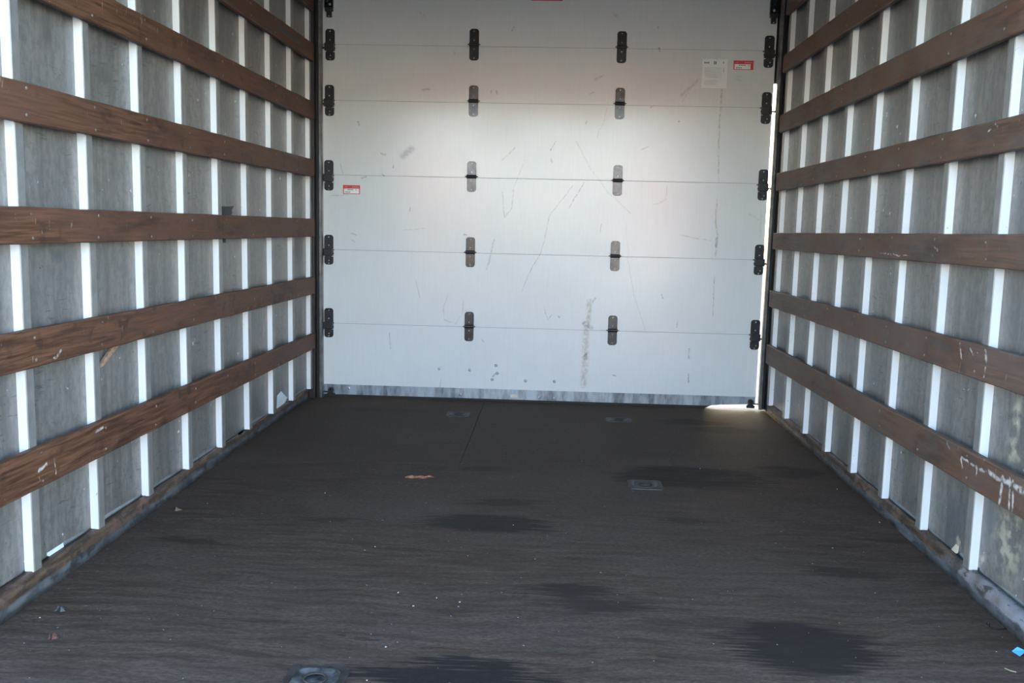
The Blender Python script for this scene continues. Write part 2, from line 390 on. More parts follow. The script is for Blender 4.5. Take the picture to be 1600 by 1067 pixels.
# ------------------------------------------------------------------ floor
bm = new(); box(bm, -1.23, 1.23, YF, Y1+.05, -.14, -.022)
floor = link('floor', bm, m_sub); floor['kind'] = 'structure'
def sheet(x0, x1, ya0, yb0, ya1, yb1):
    """plywood sheet; near edge runs ya0 (left) to yb0 (right), far edge ya1 to yb1"""
    bm = new(); n = 10; g = .0009
    top, bot = [], []
    for row, (l, r) in enumerate(((ya0+g, yb0+g), (ya1-g, yb1-g))):
        a, b = [], []
        for i in range(n+1):
            t = i/n; x = x0+g+(x1-x0-2*g)*t; y = l+(r-l)*t + (random.uniform(-1, 1)*.0012)
            a.append(bm.verts.new((x, y, 0))); b.append(bm.verts.new((x, y, -.0215)))
        top.append(a); bot.append(b)
    for i in range(n):
        bm.faces.new((top[0][i], top[0][i+1], top[1][i+1], top[1][i]))
        bm.faces.new((bot[0][i], bot[1][i], bot[1][i+1], bot[0][i+1]))
        for k in (0, 1): bm.faces.new((top[k][i], bot[k][i], bot[k][i+1], top[k][i+1]))
    for i in (0, n): bm.faces.new((top[0][i], top[1][i], bot[1][i], bot[0][i]))
    return link('floor_sheet', bm, m_floor, floor)
XE = 1.195
sheet(-XE, XE, YF, YF, 2.20, 2.445)
sheet(-XE, XE, 2.20, 2.445, 3.32, 3.57)
sheet(-XE, -.27, 3.32, 3.417, Y1, Y1); sheet(-.27, XE, 3.417, 3.57, Y1, Y1)
# orange splintered wood where the floor is gouged
bm = new(); c = on_floor(655, 746)
for k in range(9):
    x = c.x+random.uniform(-.035, .045); y = c.y+random.uniform(-.016, .016); l = random.uniform(.012, .035); a = random.uniform(-.2, .2)
    d = Vector((math.cos(a), math.sin(a), 0))*l; s = Vector((-math.sin(a), math.cos(a), 0))*random.uniform(.0015, .004)
    v = [bm.verts.new(Vector((x, y, .0006))+q) for q in (-d, -s, d, s)]; t = bm.verts.new((x, y, random.uniform(.003, .009)))
    for i in range(4): bm.faces.new((v[i], v[(i+1) % 4], t))
    bm.faces.new(v[::-1])
o = link('splintered_patch', bm, simple('fresh_orange_wood', (.24, .09, .04), .7, 0, .5, 60), floor); o['label'] = 'small patch of raw orange splintered wood in the dark floor'

# ------------------------------------------------------------------ walls
ZT = 2.34
posts = {-1: [2.0554, 2.3728, 2.6857, 3.0002, 3.3162, 3.6297, 3.9506, 4.2665, 4.5878],
          1: [1.9977, 2.3142, 2.6304, 2.9442, 3.2583, 3.5734, 3.8954, 4.2092, 4.5217]}
slats = {-1: [((2.0400, 2.0400), (1.9530, 1.9530)), ((1.7619, 1.7984), (1.6889, 1.7113)), ((1.5031, 1.5136), (1.4160, 1.4287)), ((1.2157, 1.2307), (1.1241, 1.1471)),
              ((.9338, .9349), (.8487, .8448)), ((.6489, .6397), (.5576, .5526)), ((.3649, .3480), (.2635, .2683))],
          1: [((2.0400, 2.0400), (1.9518, 1.9526)), ((1.7635, 1.7656), (1.6646, 1.6851)), ((1.4899, 1.4849), (1.3975, 1.4010)), ((1.2031, 1.2062), (1.1216, 1.1217)),
              ((.9251, .9179), (.8411, .8371)), ((.6471, .6331), (.5567, .5526)), ((.3693, .3624), (.2803, .2659))]}
post_src = {}; screw_src = None
for s, nm in ((-1, 'wall_left'), (1, 'wall_right')):
    bm = new(); box(bm, min(s*1.2, s*1.23), max(s*1.2, s*1.23), Y0, 4.78, -.14, ZT+.06)
    wall = link(nm, bm, m_shell); wall['kind'] = 'structure'
    ys = [y for y in posts[s]]
    YE = 4.78
    edges = [Y0] + [y+.017 for y in ys if y < YE-.05] + [YE]
    for a, b in zip(edges, edges[1:]):        # one sheet per bay, its joints behind the posts
        bm = new(); nz = 16
        g = .001; x = s*WX; bow = random.uniform(-.0015, .0015)
        rows = []
        for k in range(nz+1):
            z = .058+(ZT-.059)*k/nz
            e = random.uniform(-.004, .006) if k == 0 else 0
            rows.append([(bm.verts.new((x + s*.0 + s*bow*math.sin(PI*i/4)*math.sin(k*.9), a+g+(b-a-2*g)*i/4, z + (random.uniform(0, .012) if k == 0 else 0)))) for i in range(5)])
        for A, B in zip(rows, rows[1:]):
            for i in range(4): bm.faces.new((A[i], A[i+1], B[i+1], B[i]))
        r = bmesh.ops.extrude_face_region(bm, geom=bm.faces[:])
        for v in [q for q in r['geom'] if isinstance(q, bmesh.types.BMVert)]: v.co.x += s*.003
        link('panel', bm, m_panel[s], wall, smooth=False)
    for y in ys:
        
        if s not in post_src:
            bm = new(); z0, z1 = .056, ZT-.005
            # hat section: two webs and a face, edges slightly rounded
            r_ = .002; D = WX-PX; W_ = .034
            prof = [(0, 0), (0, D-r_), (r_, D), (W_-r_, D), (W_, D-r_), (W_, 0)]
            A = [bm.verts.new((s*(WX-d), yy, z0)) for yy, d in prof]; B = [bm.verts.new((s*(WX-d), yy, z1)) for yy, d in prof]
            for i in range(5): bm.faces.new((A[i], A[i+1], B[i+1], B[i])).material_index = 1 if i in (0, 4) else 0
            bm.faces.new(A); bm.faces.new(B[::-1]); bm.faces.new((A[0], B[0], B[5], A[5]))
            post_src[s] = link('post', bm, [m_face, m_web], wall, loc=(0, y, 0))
        else: inst(post_src[s], wall, (0, y, 0))
    if screw_src is None: pass
    for ri, ((t0, t1), (b0, b1)) in enumerate(slats[s]):
        bm = new(); n = 36; ya, yb = Y0+.01, 4.60 if s < 0 else 4.55
        rings = []
        for i in range(n+1):
            f = i/n; y = ya+(yb-ya)*f; zt = t0+(t1-t0)*f; zb = b0+(b1-b0)*f
            j = lambda a: (mnoise.noise(Vector((y*9, a*3.1+ri*7, s*2)))*.0022)
            c_ = .003
            pr = [(PX, zb+j(1)), (SX+c_, zb+j(1)), (SX, zb+c_+j(1)), (SX, zt-c_+j(2)), (SX+c_, zt+j(2)), (PX, zt+j(2))]
            rings.append([bm.verts.new((s*u, y, z)) for u, z in pr])
        for A, B in zip(rings, rings[1:]):
            for k in range(6): bm.faces.new((A[k], A[(k+1) % 6], B[(k+1) % 6], B[k]))
        bm.faces.new(rings[0]); bm.faces.new(rings[-1][::-1])
        sl = link('slat', bm, m_slat[s], wall)
        for y in ys:
            if y > 4.4: continue
            f = (y+.017-ya)/(yb-ya); zt = t0+(t1-t0)*f; zb = b0+(b1-b0)*f
            for q in (.2, .8):
                zz = zb+(zt-zb)*(q+random.uniform(-.06, .06)); yy = y+.017+random.uniform(-.006, .006)
                if screw_src is None or s not in screw_src:
                    screw_src = screw_src or {}
                    b2 = new(); dome(b2, (0, 0, 0), .0042, (-s, 0, 0), 8)
                    screw_src[s] = link('screw', b2, m_screw, sl, loc=(s*SX, yy, zz))
                else: inst(screw_src[s], sl, (s*SX, yy, zz))
        if ri == 1 and s == -1:     # dark slot cut along the top left slat
            a_ = on_wall(430, 40, -SX); b_ = on_wall(470, 68, -SX)
            b2 = new(); box(b2, -SX-.001, -SX+.0012, a_.y, b_.y, min(a_.z, b_.z)-.006, max(a_.z, b_.z)+.012, .001)
            q = link('strap_slot', b2, m_black, sl); q['label'] = 'dark metal strap slot let into the slat'

# torn paint at the foot of the panels
def patch(name, pix, x, s, mat, parent, label, th=.0012):
    bm = new(); P = [on_wall(a, b, s*x) for a, b in pix]
    prism(bm, [(p.y, p.z) for p in P], 'x', s*x, s*(x-th)); o = link(name, bm, mat, parent); o['label'] = label; return o
m_bare = simple('bare_bright_metal', (.75, .80, .80), .45, 0, .1)
WL = bpy.data.objects['wall_left']; WR = bpy.data.objects['wall_right']
patch('torn_edge', [(73, 868), (73, 864), (98, 848), (100, 859), (93, 864), (88, 866), (82, 871)], WX-.0015, -1, m_bare, WL, 'pale torn corner of the panel above the kick board')
patch('torn_edge', [(432, 640), (433, 618), (439, 611), (448, 621), (445, 629), (437, 638)], WX-.0015, -1, m_bare, WL, 'pale torn flap of the panel near the door')
patch('torn_edge', [(1487, 858), (1494, 850), (1499, 853), (1497, 864), (1491, 866)], WX-.0015, 1, simple('torn_beige', (.6, .52, .42), .6), WR, 'pale chipped spot above the kick board')

# kick boards
for s, nm in ((-1, 'baseboard_left'), (1, 'baseboard_right')):
    bm = new(); n = 160; ya, yb = YF, 4.61; rings = []
    for i in range(n+1):
        y = ya+(yb-ya)*i/n
        x0 = min(1.150+max(0, y-1.9)*.021, 1.186) if s < 0 else min(1.158+max(0, y-1.9)*.014, 1.184)
        e_ = 1.1925-x0
        pr = [(x0, .0), (x0+.001, .020), (x0+.08*e_, .036), (x0+.26*e_, .050), (x0+.55*e_, .057), (1.1925, .057), (1.1925, .0)]
        R = []
        for k, (x, z) in enumerate(pr):
            if 0 < k < 6:
                h = mnoise.noise(Vector((y*11, k*.8, s*3.))) ; ch = max(0, mnoise.noise(Vector((y*6, k*.5+9, s*5.)))-.22)
                x = min(1.1925, x+h*.003 + ch*.02) if k < 5 else x; z += h*.004 - ch*.03 if k < 5 else 0
                z = max(z, .002)
            elif k == 0: x += mnoise.noise(Vector((y*4, 0, s*8.)))*.002
            R.append(bm.verts.new((s*x, y, z)))
        rings.append(R)
    for A, B in zip(rings, rings[1:]):
        for k in range(7): bm.faces.new((A[k], A[(k+1) % 7], B[(k+1) % 7], B[k]))
    bm.faces.new(rings[0]); bm.faces.new(rings[-1][::-1])
    o = link(nm, bm, m_kick, smooth=True); o['kind'] = 'structure'

# ceiling: sheet on cross bows (above the frame)
bm = new(); box(bm, -1.23, 1.23, Y0, 4.78, ZT, ZT+.03)
ceil = link('ceiling', bm, m_ceil); ceil['kind'] = 'structure'
bm = new(); box(bm, -1.19, 1.19, -.02, .02, ZT-.03, ZT-.0005, .004)
b2 = new(); box(b2, -1.199, 1.199, Y0, Y0+.05, 1.84, ZT-.001); o = link('shading_header', b2, m_shell); o['kind'] = 'structure'  # unseen header added at the open end, hung low to darken the top
bow = link('roof_bow', bm, m_post, ceil, loc=(0, 1.8, 0))
for k in range(1, 5): inst(bow, ceil, (0, 1.8+k*.6, 0))

# ------------------------------------------------------------------ rear frame and door tracks
bm = new(); box(bm, -1.199, 1.199, 4.74, 4.775, 1.665, ZT-.001)
o = link('trim_1', bm, m_jamb); o['kind'] = 'structure'
for s, gx in ((-1, 1.1280), (1, 1.1540)):
    t = thing('door_track', (s*gx, 4.66, 0), 'dark brown upright steel track beside the door at its %s edge' % ('left' if s < 0 else 'right, along the sunlit gap'), 'track')
    x = lambda v: s*(v-gx)
    def bx(a, b, y0, y1, z0, z1, bev=0):
        q = new(); box(q, min(x(a), x(b)), max(x(a), x(b)), y0-4.66, y1-4.66, z0, z1, bev); return q
    zb = .006 if s > 0 else .0
    # worn light lip, rounded
    q = new(); pr = [(gx, 4.688), (gx, 4.662), (gx+.003, 4.657), (gx+.014, 4.657), (gx+.018, 4.662), (gx+.018, 4.688)]
    prism(q, [(x(a), b-4.66) for a, b in pr], 'z', zb, 2.3); link('track_lip', q, m_lip, t)
    # recess and jamb post
    link('track_channel', bx(gx+.018, gx+.030, 4.668, 4.688, zb, 2.3), m_black, t)
    link('jamb_post', bx(gx+.030, 1.1925, 4.618, 4.690, zb if s > 0 else 0.001, 2.3, .003), m_jamb, t)
# small copper glints of bolts on the jambs
# ------------------------------------------------------------------ roll-up door
door = bpy.data.objects.new('door_1', None); C.objects.link(door); door.location = (0, DY, 0); door['kind'] = 'structure'
door['label'] = 'white sectional roll-up door with black hinges, scuffed and stained'
XL, XR = -1.145, 1.1465
seams = [.060, .392, .778, 1.163, 1.539, 1.816, 2.10, 2.32]
DT = .02
for z0, z1 in zip(seams, seams[1:]):
    bm = new(); box(bm, XL, XR, 0, DT, z0+(.0 if z0 < .1 else .0007), z1-.0007, .0007)
    link('door_panel', bm, door_mat(z0, z1), door)
    bm = new(); box(bm, XL+.002, XR-.003, .002, DT-.002, z1-.0015, z1+.0015); link('seam_seal', bm, m_seal, door)
# bottom rail with its rivets, and the rubber seal, torn off at the right end
bm = new()
RX = [(XL, .013), (.90, .013), (.97, .020), (XR-.003, .028)]          # the foot of the rail is bent up towards the right end
prism(bm, RX + [(XR-.003, .066), (.97, .066), (.90, .066), (XL, .066)], 'y', -.004, DT); rail = link('bottom_rail', bm, m_rail, door); rail['label'] = 'galvanised steel rail along the foot of the door'
bm = new(); box(bm, XL, .915, -.002, DT-.004, .0003, .0135, .0005)
for v in bm.verts:
    if v.co.x > .90 and v.co.z < .006: v.co.x -= .03
link('rubber_seal', bm, m_rubber, door)
b2 = new(); dome(b2, (0, 0, 0), .0085, (0, -1, 0), 12); bolt = None
for px, py, d in ((686, 576, 0), (734, 578, 0), (775, 571, 0), (777, 583, 0), (769, 593, 0), (821, 595, 0), (866, 596, 0), (820, 620, 1), (842, 620.5, 1), (865, 621.5, 1), (719, 616, 1), (545, 606, 1)):
    P = on_door(px, py); l = (P.x, -.004 if d else 0, P.z)
    if bolt is None: bolt = link('bolt', b2, m_rivet, door, loc=l)
    else: inst(bolt, door, l)
P = on_door(803, 618.5); bm = new(); box(bm, P.x-.018, P.x+.018, -.0052, -.0039, P.z-.008, P.z+.008)
o = link('label_scrap', bm, simple('tan_scrap', (.55, .48, .42), .7), door); o['label'] = 'tan scrap of a label on the bottom rail'

# hinges
def stadium(w_, h0, h1, r_top=True, r_bot=True, n=6, r=.014):
    pts = []
    def arc(cx, cz, a0, a1):
        for i in range(n+1):
            a = a0+(a1-a0)*i/n; pts.append((cx+r*math.cos(a), cz+r*math.sin(a)))
    if r_bot: arc(-w_+r, h0+r, PI, 1.5*PI); arc(w_-r, h0+r, 1.5*PI, 2*PI)
    else: pts.extend([(-w_, h0), (w_, h0)])
    if r_top: arc(w_-r, h1-r, 0, .5*PI); arc(-w_+r, h1-r, .5*PI, PI)
    else: pts.extend([(w_, h1), (-w_, h1)])
    return pts
def make_hinge(kind, side=0):
    """kind mid or roller; origin on the seam, plates stand 3 mm proud"""
    h = bpy.data.objects.new('hinge', None); C.objects.link(h); h.parent = door; h.empty_display_size = .03
    w_ = .0225
    if kind == 'mid':
        bm = new(); prism(bm, stadium(w_, .006, .073, r_bot=False), 'y', -.003, 0); link('hinge_leaf', bm, m_hinge, h)
        bm = new(); prism(bm, stadium(w_, -.073, -.006, r_top=False), 'y', -.003, 0); link('hinge_leaf', bm, m_hinge, h)
        bm = new(); cyl(bm, (-w_-.001, -.007, 0), (w_+.001, -.007, 0), .0085, n=12); box(bm, -w_, w_, -.008, 0, -.009, .009); link('knuckle', bm, m_black, h)
        bm = new(); cyl(bm, (-w_-.008, -.006, 0), (w_+.008, -.006, 0), .0028, n=8); link('hinge_pin', bm, m_rust, h)
        zs = (.062, .021, -.021, -.062)
    else:
        bm = new(); prism(bm, stadium(w_, -.024, .073, r_bot=False), 'y', -.004, 0); link('hinge_leaf', bm, m_black, h)
        bm = new(); prism(bm, stadium(w_, -.073, -.034, r_top=False), 'y', -.003, 0); link('hinge_leaf', bm, m_black, h)
        bm = new(); box(bm, -w_-.001, w_+.001, -.024, 0, -.030, .006, .003)
        prism(bm, [(-.012, -.05), (.012, -.05), (.015, -.03), (-.015, -.03)], 'y', -.016, 0); link('roller_holder', bm, m_black, h)
        bm = new(); cyl(bm, (-w_*1.25*side, -.018, -.018), (side*.052, -.018, -.018), .0042, n=8); link('roller_stem', bm, m_black, h)
        bm = new(); cyl(bm, (-w_-.008, -.006, .0), (w_+.004, -.006, 0), .0028, n=8); link('hinge_pin', bm, m_rust, h)
        zs = (.062, .022, -.052, -.066)
    src = None
    for i, z in enumerate(zs):
        x = 0 if kind == 'mid' or i != 2 else .004
        bm = new(); dome(bm, (0, 0, 0), .0034, n=8); yy = -.003 if (kind == 'mid' or i > 2) else (-.016 if i == 2 else -.004)
        if src is None: src = link('rivet', bm, m_rivet, h, loc=(x, yy, z))
        else: bm.free(); inst(src, h, (x, yy, z))
    return h
def copy_hinge(src):
    c = src.copy(); C.objects.link(c); c.parent = door
    for ch in list(src.children):
        d = ch.copy(); C.objects.link(d); d.parent = c
    return c
HX = [[(516, 70), (515, 157), (514, 274), (514, 390), (514, 504)], [(741, 70), (740, 158), (737, 276), (735, 394), (733, 510)],
      [(971.5, 74), (968.5, 162), (965, 282), (961, 400), (957, 516)], [(1201.5, 81), (1197, 169), (1192, 289), (1186, 406), (1179.5, 523)]]
for ci, colm in enumerate(HX):
    proto = None
    for px, py in colm:
        P = on_door(px, py)
        h = make_hinge('mid' if ci in (1, 2) else 'roller', -1 if ci == 0 else 1) if proto is None else copy_hinge(proto)
        if proto is None: proto = h
        h.location = (P.x, -.0005, P.z); h.scale = (1.06, 1.06, 1.06)
# top brackets (grey plate, bright bolt, black roller end) and bottom corner rollers
for px, s in ((515, -1), (1208.5, 1)):
    h = bpy.data.objects.new('top_bracket', None); C.objects.link(h); h.parent = door
    yb_ = 19 if s < 0 else 29
    P = on_door(px, yb_-5); h.location = (P.x, -.0005, P.z)
    bm = new(); box(bm, -.0215, .0215, -.005, 0, -.0, .10, .003); box(bm, -.0215, -.0175, -.02, -.003, 0, .1); box(bm, .0175, .0215, -.02, -.003, 0, .1)
    link('bracket_plate', bm, m_hinge, h)
    bm = new(); box(bm, -.020, .020, -.022, 0, -.014, .006, .003); box(bm, -.013, .013, -.016, 0, -.043, -.010, .004); link('roller_holder', bm, m_black, h)
    bm = new(); dome(bm, (.002, -.005, .022), .0065); link('rivet', bm, m_rivet, h)
    bm = new(); dome(bm, (.003, -.005, .052), .005); link('rivet', bm, m_black, h)
    bm = new(); dome(bm, (0, -.016, -.038), .003); link('rivet', bm, m_rivet, h)
for px, py, s in ((518, 610, -1), (1172, 629, 1)):
    h = bpy.data.objects.new('corner_bracket', None); C.objects.link(h); h.parent = door
    P = on_door(px, py); h.location = (P.x, -.0045, P.z)
    bm = new(); prism(bm, [(-.020, -.026), (.020, -.026), (.022, -.014), (.008, -.006), (-.008, -.006), (-.022, -.014)], 'y', -.012, 0)
    cyl(bm, (0, -.014, .006), (0, 0, .006), .0145, n=14); cyl(bm, (0, -.012, 0), (-s*0-.0, 0, 0), .006); link('bracket_body', bm, m_black, h)
    bm = new(); cyl(bm, (-.004*s, -.011, -.004), (s*.045, -.011, -.004), .004, n=8); link('roller_stem', bm, m_black, h)
    bm = new(); dome(bm, (0, -.014, .009), .004); link('rivet', bm, m_hinge, h)

# stickers on the door
m_red = simple('sticker_red', (.62, .03, .04), .4, 0, .06); m_wht = simple('sticker_white', (.80, .78, .74), .4, 0, .03); m_ink = simple('sticker_ink', (.12, .12, .10), .5); m_pink = simple('sticker_faded', (.75, .22, .2), .5)
def sticker(c0, c1, label, side_band):
    A = on_door(*c0); B = on_door(*c1); w_, h_ = B.x-A.x, A.z-B.z
    t = bpy.data.objects.new('warning_sticker', None); C.objects.link(t); t.parent = door; t.location = (A.x, -.0001, B.z); t['label'] = label
    def bx(x0, x1, z0, z1, mat, nm, y=-.0006):
        q = new(); box(q, x0*w_, x1*w_, y, y+.0005, z0*h_, z1*h_); link(nm, q, mat, t)
    bx(0, 1, 0, 1, m_red, 'sticker_border', -.0005)
    bx(.05, .95 if not side_band else .85, .07, .62, m_wht, 'sticker_field', -.0009)
    for (x0, x1, z0, z1, mm) in ((.27, .62, .44, .54, m_ink), (.14, .45, .17, .27, m_ink), (.55, .95, .72, .86, m_pink), (.10, .26, .74, .84, m_pink), (.74, .80, .42, .52, m_ink)):
        n = max(2, int((x1-x0)*12)); q = new()
        for i in range(n):
            a = x0+(x1-x0)*i/n; box(q, a*w_, (a+(x1-x0)/n*.72)*w_, -.0014, -.0009 if mm is not m_pink else -.0005, z0*h_, z1*h_)
        link('print_line', q, mm, t)
    return t
sticker((536, 289), (562.5, 303.5), 'small red and white warning sticker near the left edge of the door', False)
sticker((1146.5, 94.5), (1177, 109.5), 'small red and white warning sticker near the top right of the door', True)
A = on_door(830, -14); B = on_door(879, 1.5)
t = bpy.data.objects.new('warning_sticker', None); C.objects.link(t); t.parent = door; t.location = (A.x, -.0001, B.z); t['label'] = 'red bottom edge of a wide sticker at the top of the door'
bm = new(); box(bm, 0, B.x-A.x, -.0006, 0, 0, A.z-B.z); link('sticker_border', bm, m_red, t)
bm = new(); box(bm, .004, B.x-A.x-.004, -.0012, -.0006, .012, A.z-B.z-.006); link('sticker_field', bm, m_wht, t)
# pale printed sheet, faded
A = on_door(1098, 92); B = on_door(1135, 138); w_, h_ = B.x-A.x, A.z-B.z
t = bpy.data.objects.new('paper_notice', None); C.objects.link(t); t.parent = door; t.location = (A.x, -.0001, B.z); t['label'] = 'faded white printed notice beside the red sticker'
m_pap = simple('faded_paper', (.74, .74, .73), .55, 0, .02); m_pr = simple('faded_print', (.52, .53, .53), .6); m_pr2 = simple('dark_print', (.22, .23, .24), .6)
bm = new(); box(bm, 0, w_, -.0006, 0, 0, h_); link('paper', bm, m_pap, t)
def bars(rows, mat):
    bm = new()
    for x0, x1, zc, hh in rows: box(bm, x0*w_, x1*w_, -.0011, -.0006, (zc-hh/2)*h_, (zc+hh/2)*h_)
    link('print_line', bm, mat, t)
bars([(.07, .12, .87, .06), (.13, .20, .87, .05), (.21, .27, .87, .06), (.45, .50, .87, .12), (.51, .56, .87, .10), (.82, .86, .88, .06)], m_pr2)
bars([(.10, .78, .70-.042*k, .018) for k in range(9)] + [(.10, .6, .26-.045*k, .016) for k in range(4)], m_pr)
bars([(.82, .88, .62, .16)], m_pr)
A = on_door(1147, 119); t2 = new()
for i, (a, b, dz, hh) in enumerate(((0, .012, 0, .005), (.013, .022, 0, .004), (.024, .045, 0, .002), (.008, .03, -.014, .004), (.022, .045, -.019, .004))): box(t2, A.x+a, A.x+b, -.0006, 0, A.z+dz-hh, A.z+dz)
o = link('printed_stamp', t2, m_pr, door); o['label'] = 'two faint lines of small print below the red sticker'

# ------------------------------------------------------------------ floor anchors
m_anchor = simple('worn_floor_steel', (.055, .047, .042), .6, .2, .4, 40); m_anchor2 = simple('dark_floor_steel', (.035, .027, .022), .6, .2, .4, 40)
m_anchor3 = simple('bright_worn_steel', (.12, .118, .115), .4, .6, .8, 30)
def anchor(px, py, w_, d_, label, rot=0, pan=None):
    c = on_floor(px, py)
    t = thing('floor_anchor', (c.x, c.y, 0), label, 'anchor', 'steel tie-down plates let into the floor'); t.rotation_euler.z = rot
    def loop(bm, sx, sy, z, n=28, p=4.):
        L_ = []
        for i in range(n):
            a = 2*PI*i/n; cx, sn = math.cos(a), math.sin(a)
            L_.append(bm.verts.new((sx*math.copysign(abs(cx)**(2/p), cx), sy*math.copysign(abs(sn)**(2/p), sn), z)))
        return L_
    def rings(bm, spec):
        R = [loop(bm, *q) for q in spec]
        for A, B in zip(R, R[1:]):
            for i in range(len(A)): bm.faces.new((A[i], A[(i+1) % len(A)], B[(i+1) % len(B)], B[i]))
        return R
    W, D = w_/2, d_/2
    bm = new(); R = rings(bm, [(W, D, .0003, 28, 9), (W*.985, D*.985, .003, 28, 9), (W*.74, D*.76, .0032, 28, 5)]); link('rim_plate', bm, m_anchor2, t)
    bm = new(); R = rings(bm, [(W*.74, D*.76, .0030, 28, 5), (W*.70, D*.72, .0062, 28, 4), (W*.64, D*.66, .0060, 28, 4), (W*.55, D*.57, .0018, 28, 3), (W*.45, D*.4, .0012, 28, 3)]); bm.faces.new(R[-1]); link('dished_pan', bm, pan or m_anchor, t, smooth=True)
    bm = new(); n = 24; m_ = 6; rr = .0022; R2 = []
    for i in range(n):
        a = 2*PI*i/n; cx, cy = W*.36*math.cos(a), D*.36*math.sin(a); dx, dy = math.cos(a), math.sin(a)
        R2.append([bm.verts.new((cx+dx*rr*math.cos(2*PI*k/m_), cy+dy*rr*math.cos(2*PI*k/m_), .0042+rr*math.sin(2*PI*k/m_))) for k in range(m_)])
    for i in range(n):
        for k in range(m_): bm.faces.new((R2[i][k], R2[i][(k+1) % m_], R2[(i+1) % n][(k+1) % m_], R2[(i+1) % n][k]))
    link('tie_ring', bm, m_anchor2, t, smooth=True)
    return t
anchor(492, 1063, .125, .115, 'steel tie-down plate with a bright worn rim at the near edge of the floor', pan=m_anchor3)
anchor(1008, 758, .125, .12, 'steel tie-down plate beside the large dark stain in mid floor')
anchor(716, 648, .115, .12, 'steel tie-down plate by the door, left of the middle')
anchor(967, 656.5, .125, .10, 'steel tie-down plate by the door, right of the middle')

# ------------------------------------------------------------------ loose bits
def chip(bm, c, pts, z0, z1, rot=0, jag=.0):
    q = [(c.x+a*math.cos(rot)-b*math.sin(rot), c.y+a*math.sin(rot)+b*math.cos(rot)) for a, b in pts]
    prism(bm, q, 'z', z0, z1)
# wood splinter hanging out below the left slat
A = on_wall(181, 539, -1.172); B = on_wall(155, 574, -1.180)
bm = new(); d = (B-A).normalized(); sd_ = d.cross(Vector((1, 0, 0))).normalized()
L_ = []
for f, wd in ((-.10, .007), (.3, .008), (.75, .0075), (1.0, .002)):
    c = A.lerp(B, f); L_.append([bm.verts.new(c+sd_*a*wd+Vector((b*.0035, 0, 0))) for a, b in ((-1, -1), (1, -1), (1, 1), (-1, 1))])
for P_, Q_ in zip(L_, L_[1:]):
    for i in range(4): bm.faces.new((P_[i], P_[(i+1) % 4], Q_[(i+1) % 4], Q_[i]))
bm.faces.new(L_[0]); bm.faces.new(L_[-1][::-1])
tag(link('wood_splinter', bm, simple('raw_splinter_wood', (.34, .21, .14), .65, 0, .3, 90)), 'long pale wood splinter hanging slanted below the left wall slat', 'splinter')
# torn black strap tucked behind the middle left slat
bm = new(); P = [on_wall(a, b, -1.172) for a, b in ((348, 336), (348, 322.5), (357, 322.5), (365, 322), (361, 328), (362, 333), (360, 336))]
prism(bm, [(p.y, p.z) for p in P], 'x', -1.176, -1.170)
a_ = on_wall(349, 370, -1.174); b_ = on_wall(352.5, 379, -1.174); top_ = on_wall(350, 330, -1.174)
box(bm, -1.176, -1.172, a_.y, b_.y, b_.z, top_.z)
tag(link('strap_end', bm, simple('black_webbing', (.03, .035, .035), .6)), 'torn black strap end sticking up behind the middle slat of the left wall', 'strap')
# blue scrap, dark leaf, brown scrap, wire on the floor
c = on_floor(1599, 1024); bm = new()
vs_ = [bm.verts.new((c.x+a, c.y+b, z)) for a, b, z in ((-.017, .016, .001), (-.004, .020, .009), (.016, .010, .003), (.02, -.012, .002), (.0, -.006, .010), (-.012, -.008, .001))]
bm.faces.new(vs_[:3]+[vs_[4]]); bm.faces.new((vs_[2], vs_[3], vs_[4])); bm.faces.new((vs_[0], vs_[4], vs_[5]))
r = bmesh.ops.extrude_face_region(bm, geom=bm.faces[:])
for v in [q for q in r['geom'] if isinstance(q, bmesh.types.BMVert)]: v.co.z += .0012
tag(link('paper_scrap', bm, simple('bright_blue_paper', (.07, .33, .62), .5)), 'crumpled bright blue scrap of paper by the right kick board', 'scrap')
def clump(name, px, py, r_, mat, label, cat):
    c = on_floor(px, py); bm = new()
    for k in range(7):
        a = random.uniform(0, 2*PI); q = c+Vector((math.cos(a), math.sin(a), 0))*random.uniform(0, r_*.6); l = random.uniform(.4, 1)*r_*.6; b = random.uniform(0, PI)
        d = Vector((math.cos(b), math.sin(b), 0))*l; e = Vector((-math.sin(b), math.cos(b), 0))*l*.45
        v = [bm.verts.new(q+o_+Vector((0, 0, .0008))) for o_ in (-d, -e, d, e)]; tp = bm.verts.new(q+Vector((0, 0, random.uniform(.004, .012))))
        for i in range(4): bm.faces.new((v[i], v[(i+1) % 4], tp))
        bm.faces.new(v[::-1])
    tag(link(name, bm, mat), label, cat)
clump('dry_leaf', 92, 953, .022, simple('dark_leaf', (.022, .022, .016), .5), 'crumpled dark leaf on the floor beside the left kick board', 'leaf')
clump('bark_chip', 83, 997, .014, simple('brown_bark', (.10, .035, .022), .7), 'small reddish brown chip on the floor nearest the left corner', 'chip')
clump('wood_chips', 277, 797, .016, simple('chip_wood', (.14, .08, .05), .7), 'little heap of brown chips on the floor by the left kick board', 'chips')
bm = new(); pts = [on_floor(a, b, .002) for a, b in ((1544, 975), (1549, 980), (1557, 983), (1566, 983), (1572, 981))]
for a, b in zip(pts, pts[1:]): cyl(bm, a, b, .0013, n=6)
bmesh.ops.create_icosphere(bm, subdivisions=1, radius=.004, matrix=Matrix.Translation(pts[0]+Vector((0, 0, .002))))
tag(link('wire_piece', bm, m_black), 'short bent black wire on the floor by the right kick board', 'wire')
bm = new()
for a, b in (((1570, 1044), (1579, 1048)), ((1579, 1048), (1588, 1050))): cyl(bm, on_floor(*a, .0018), on_floor(*b, .0018), .0014, n=6)
tag(link('straw_piece', bm, simple('straw', (.25, .22, .14), .6)), 'short yellowish straw lying on the floor in the near right corner', 'straw')
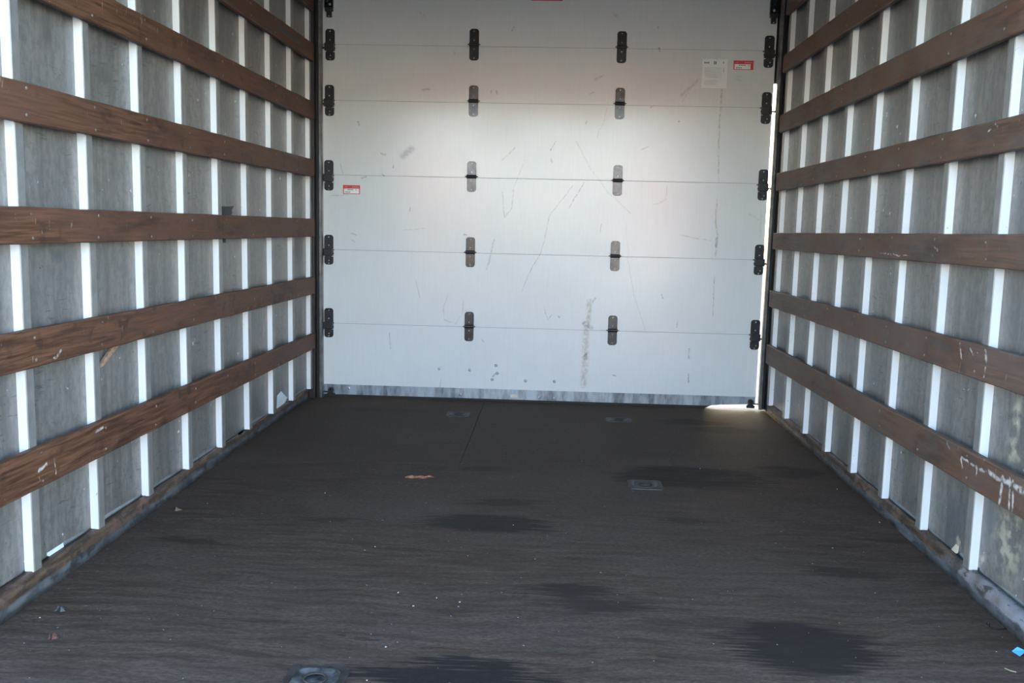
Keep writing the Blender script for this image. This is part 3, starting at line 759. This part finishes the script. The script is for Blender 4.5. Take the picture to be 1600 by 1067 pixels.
src = None; m_crumb = simple('white_crumb', (.42, .40, .37), .8)
for px, py in ((586, 855), (622, 927), (646, 948), (573, 1064), (603, 1012), (731, 869), (836, 874), (718, 942), (1308, 765), (1374, 817), (802, 821), (508, 771), (62, 966), (1557, 1019), (324, 787), (865, 633), (1301, 857), (1367, 927), (1094, 733), (682, 935)):
    P = on_floor(px, py)
    if src is None:
        bm = new(); bmesh.ops.create_icosphere(bm, subdivisions=1, radius=.0022)
        for v in bm.verts: v.co = v.co*random.uniform(.7, 1.2); v.co.z = v.co.z*.6+.0017
        src = tag(link('crumb', bm, m_crumb, loc=(P.x, P.y, 0)), 'tiny white crumb lying on the dark floor', 'crumb', 'white crumbs on the floor')
    else:
        o = src.copy(); C.objects.link(o); o.location = (P.x, P.y, 0); o.rotation_euler.z = random.uniform(0, 6); k = random.uniform(.7, 1.3); o.scale = (k, k, k)

# ------------------------------------------------------------------ the yard outside
GZ = -.75
bm = new(); bmesh.ops.create_grid(bm, x_segments=4, y_segments=4, size=60, matrix=Matrix.Translation((0, 0, GZ)))
g = link('ground', bm, simple('pale_concrete_yard', (.20, .19, .17), .8, 0, .12, 1.2)); g['kind'] = 'structure'
m_stucco = simple('pale_stucco', (.74, .73, .65), .8, 0, .06, 1.5); m_rd = simple('red_shutter', (.55, .05, .045), .45); m_roof = simple('grey_roof_edge', (.25, .25, .26), .6)
t = thing('storage_building', (0, -11, GZ), 'pale single-storey building with red shutters facing the open end', 'building')
bm = new(); box(bm, -16, 16, -8, 0, 0, 3.45); link('wall', bm, m_stucco, t)
bm = new(); box(bm, -16.2, 16.2, -8.2, .25, 3.45, 3.7, .02); link('roof', bm, m_roof, t)
for xc in (-3.4, 2.7):
    bm = new(); n = 14
    for k in range(n): box(bm, xc-.9, xc+.9, 0, .05+.03*(k % 2), 1.7+1.7*k/n, 1.7+1.7*(k+1)/n-.01)
    link('shutter', bm, m_rd, t)
t = thing('parked_van', (-1.0, -5.6, GZ), 'dark grey van parked behind the camera', 'van')
m_van = simple('dark_van_paint', (.05, .055, .065), .3); m_gl = simple('van_glass', (.02, .025, .03), .1)
bm = new(); prism(bm, [(-1.9, .35), (1.95, .35), (2.0, .95), (1.25, 1.15), (.7, 1.85), (.3, 1.98), (-1.8, 1.98), (-1.95, 1.2)], 'y', -.85, .85); bmesh.ops.bevel(bm, geom=bm.edges[:], offset=.06, segments=2, affect='EDGES'); link('body', bm, m_van, t)
for xa, xb in ((-1.7, -.75), (-.6, .25)):
    for sy in (-1, 1):
        bm = new(); box(bm, xa, xb, min(sy*.84, sy*.862), max(sy*.84, sy*.862), 1.2, 1.75, .004); link('side_window', bm, m_gl, t)
for xa in (-1.25, 1.2):
    for sy in (-1, 1):
        bm = new(); cyl(bm, (xa, sy*.66, .33), (xa, sy*.87, .33), .33, n=24); link('wheel', bm, m_rubber, t)
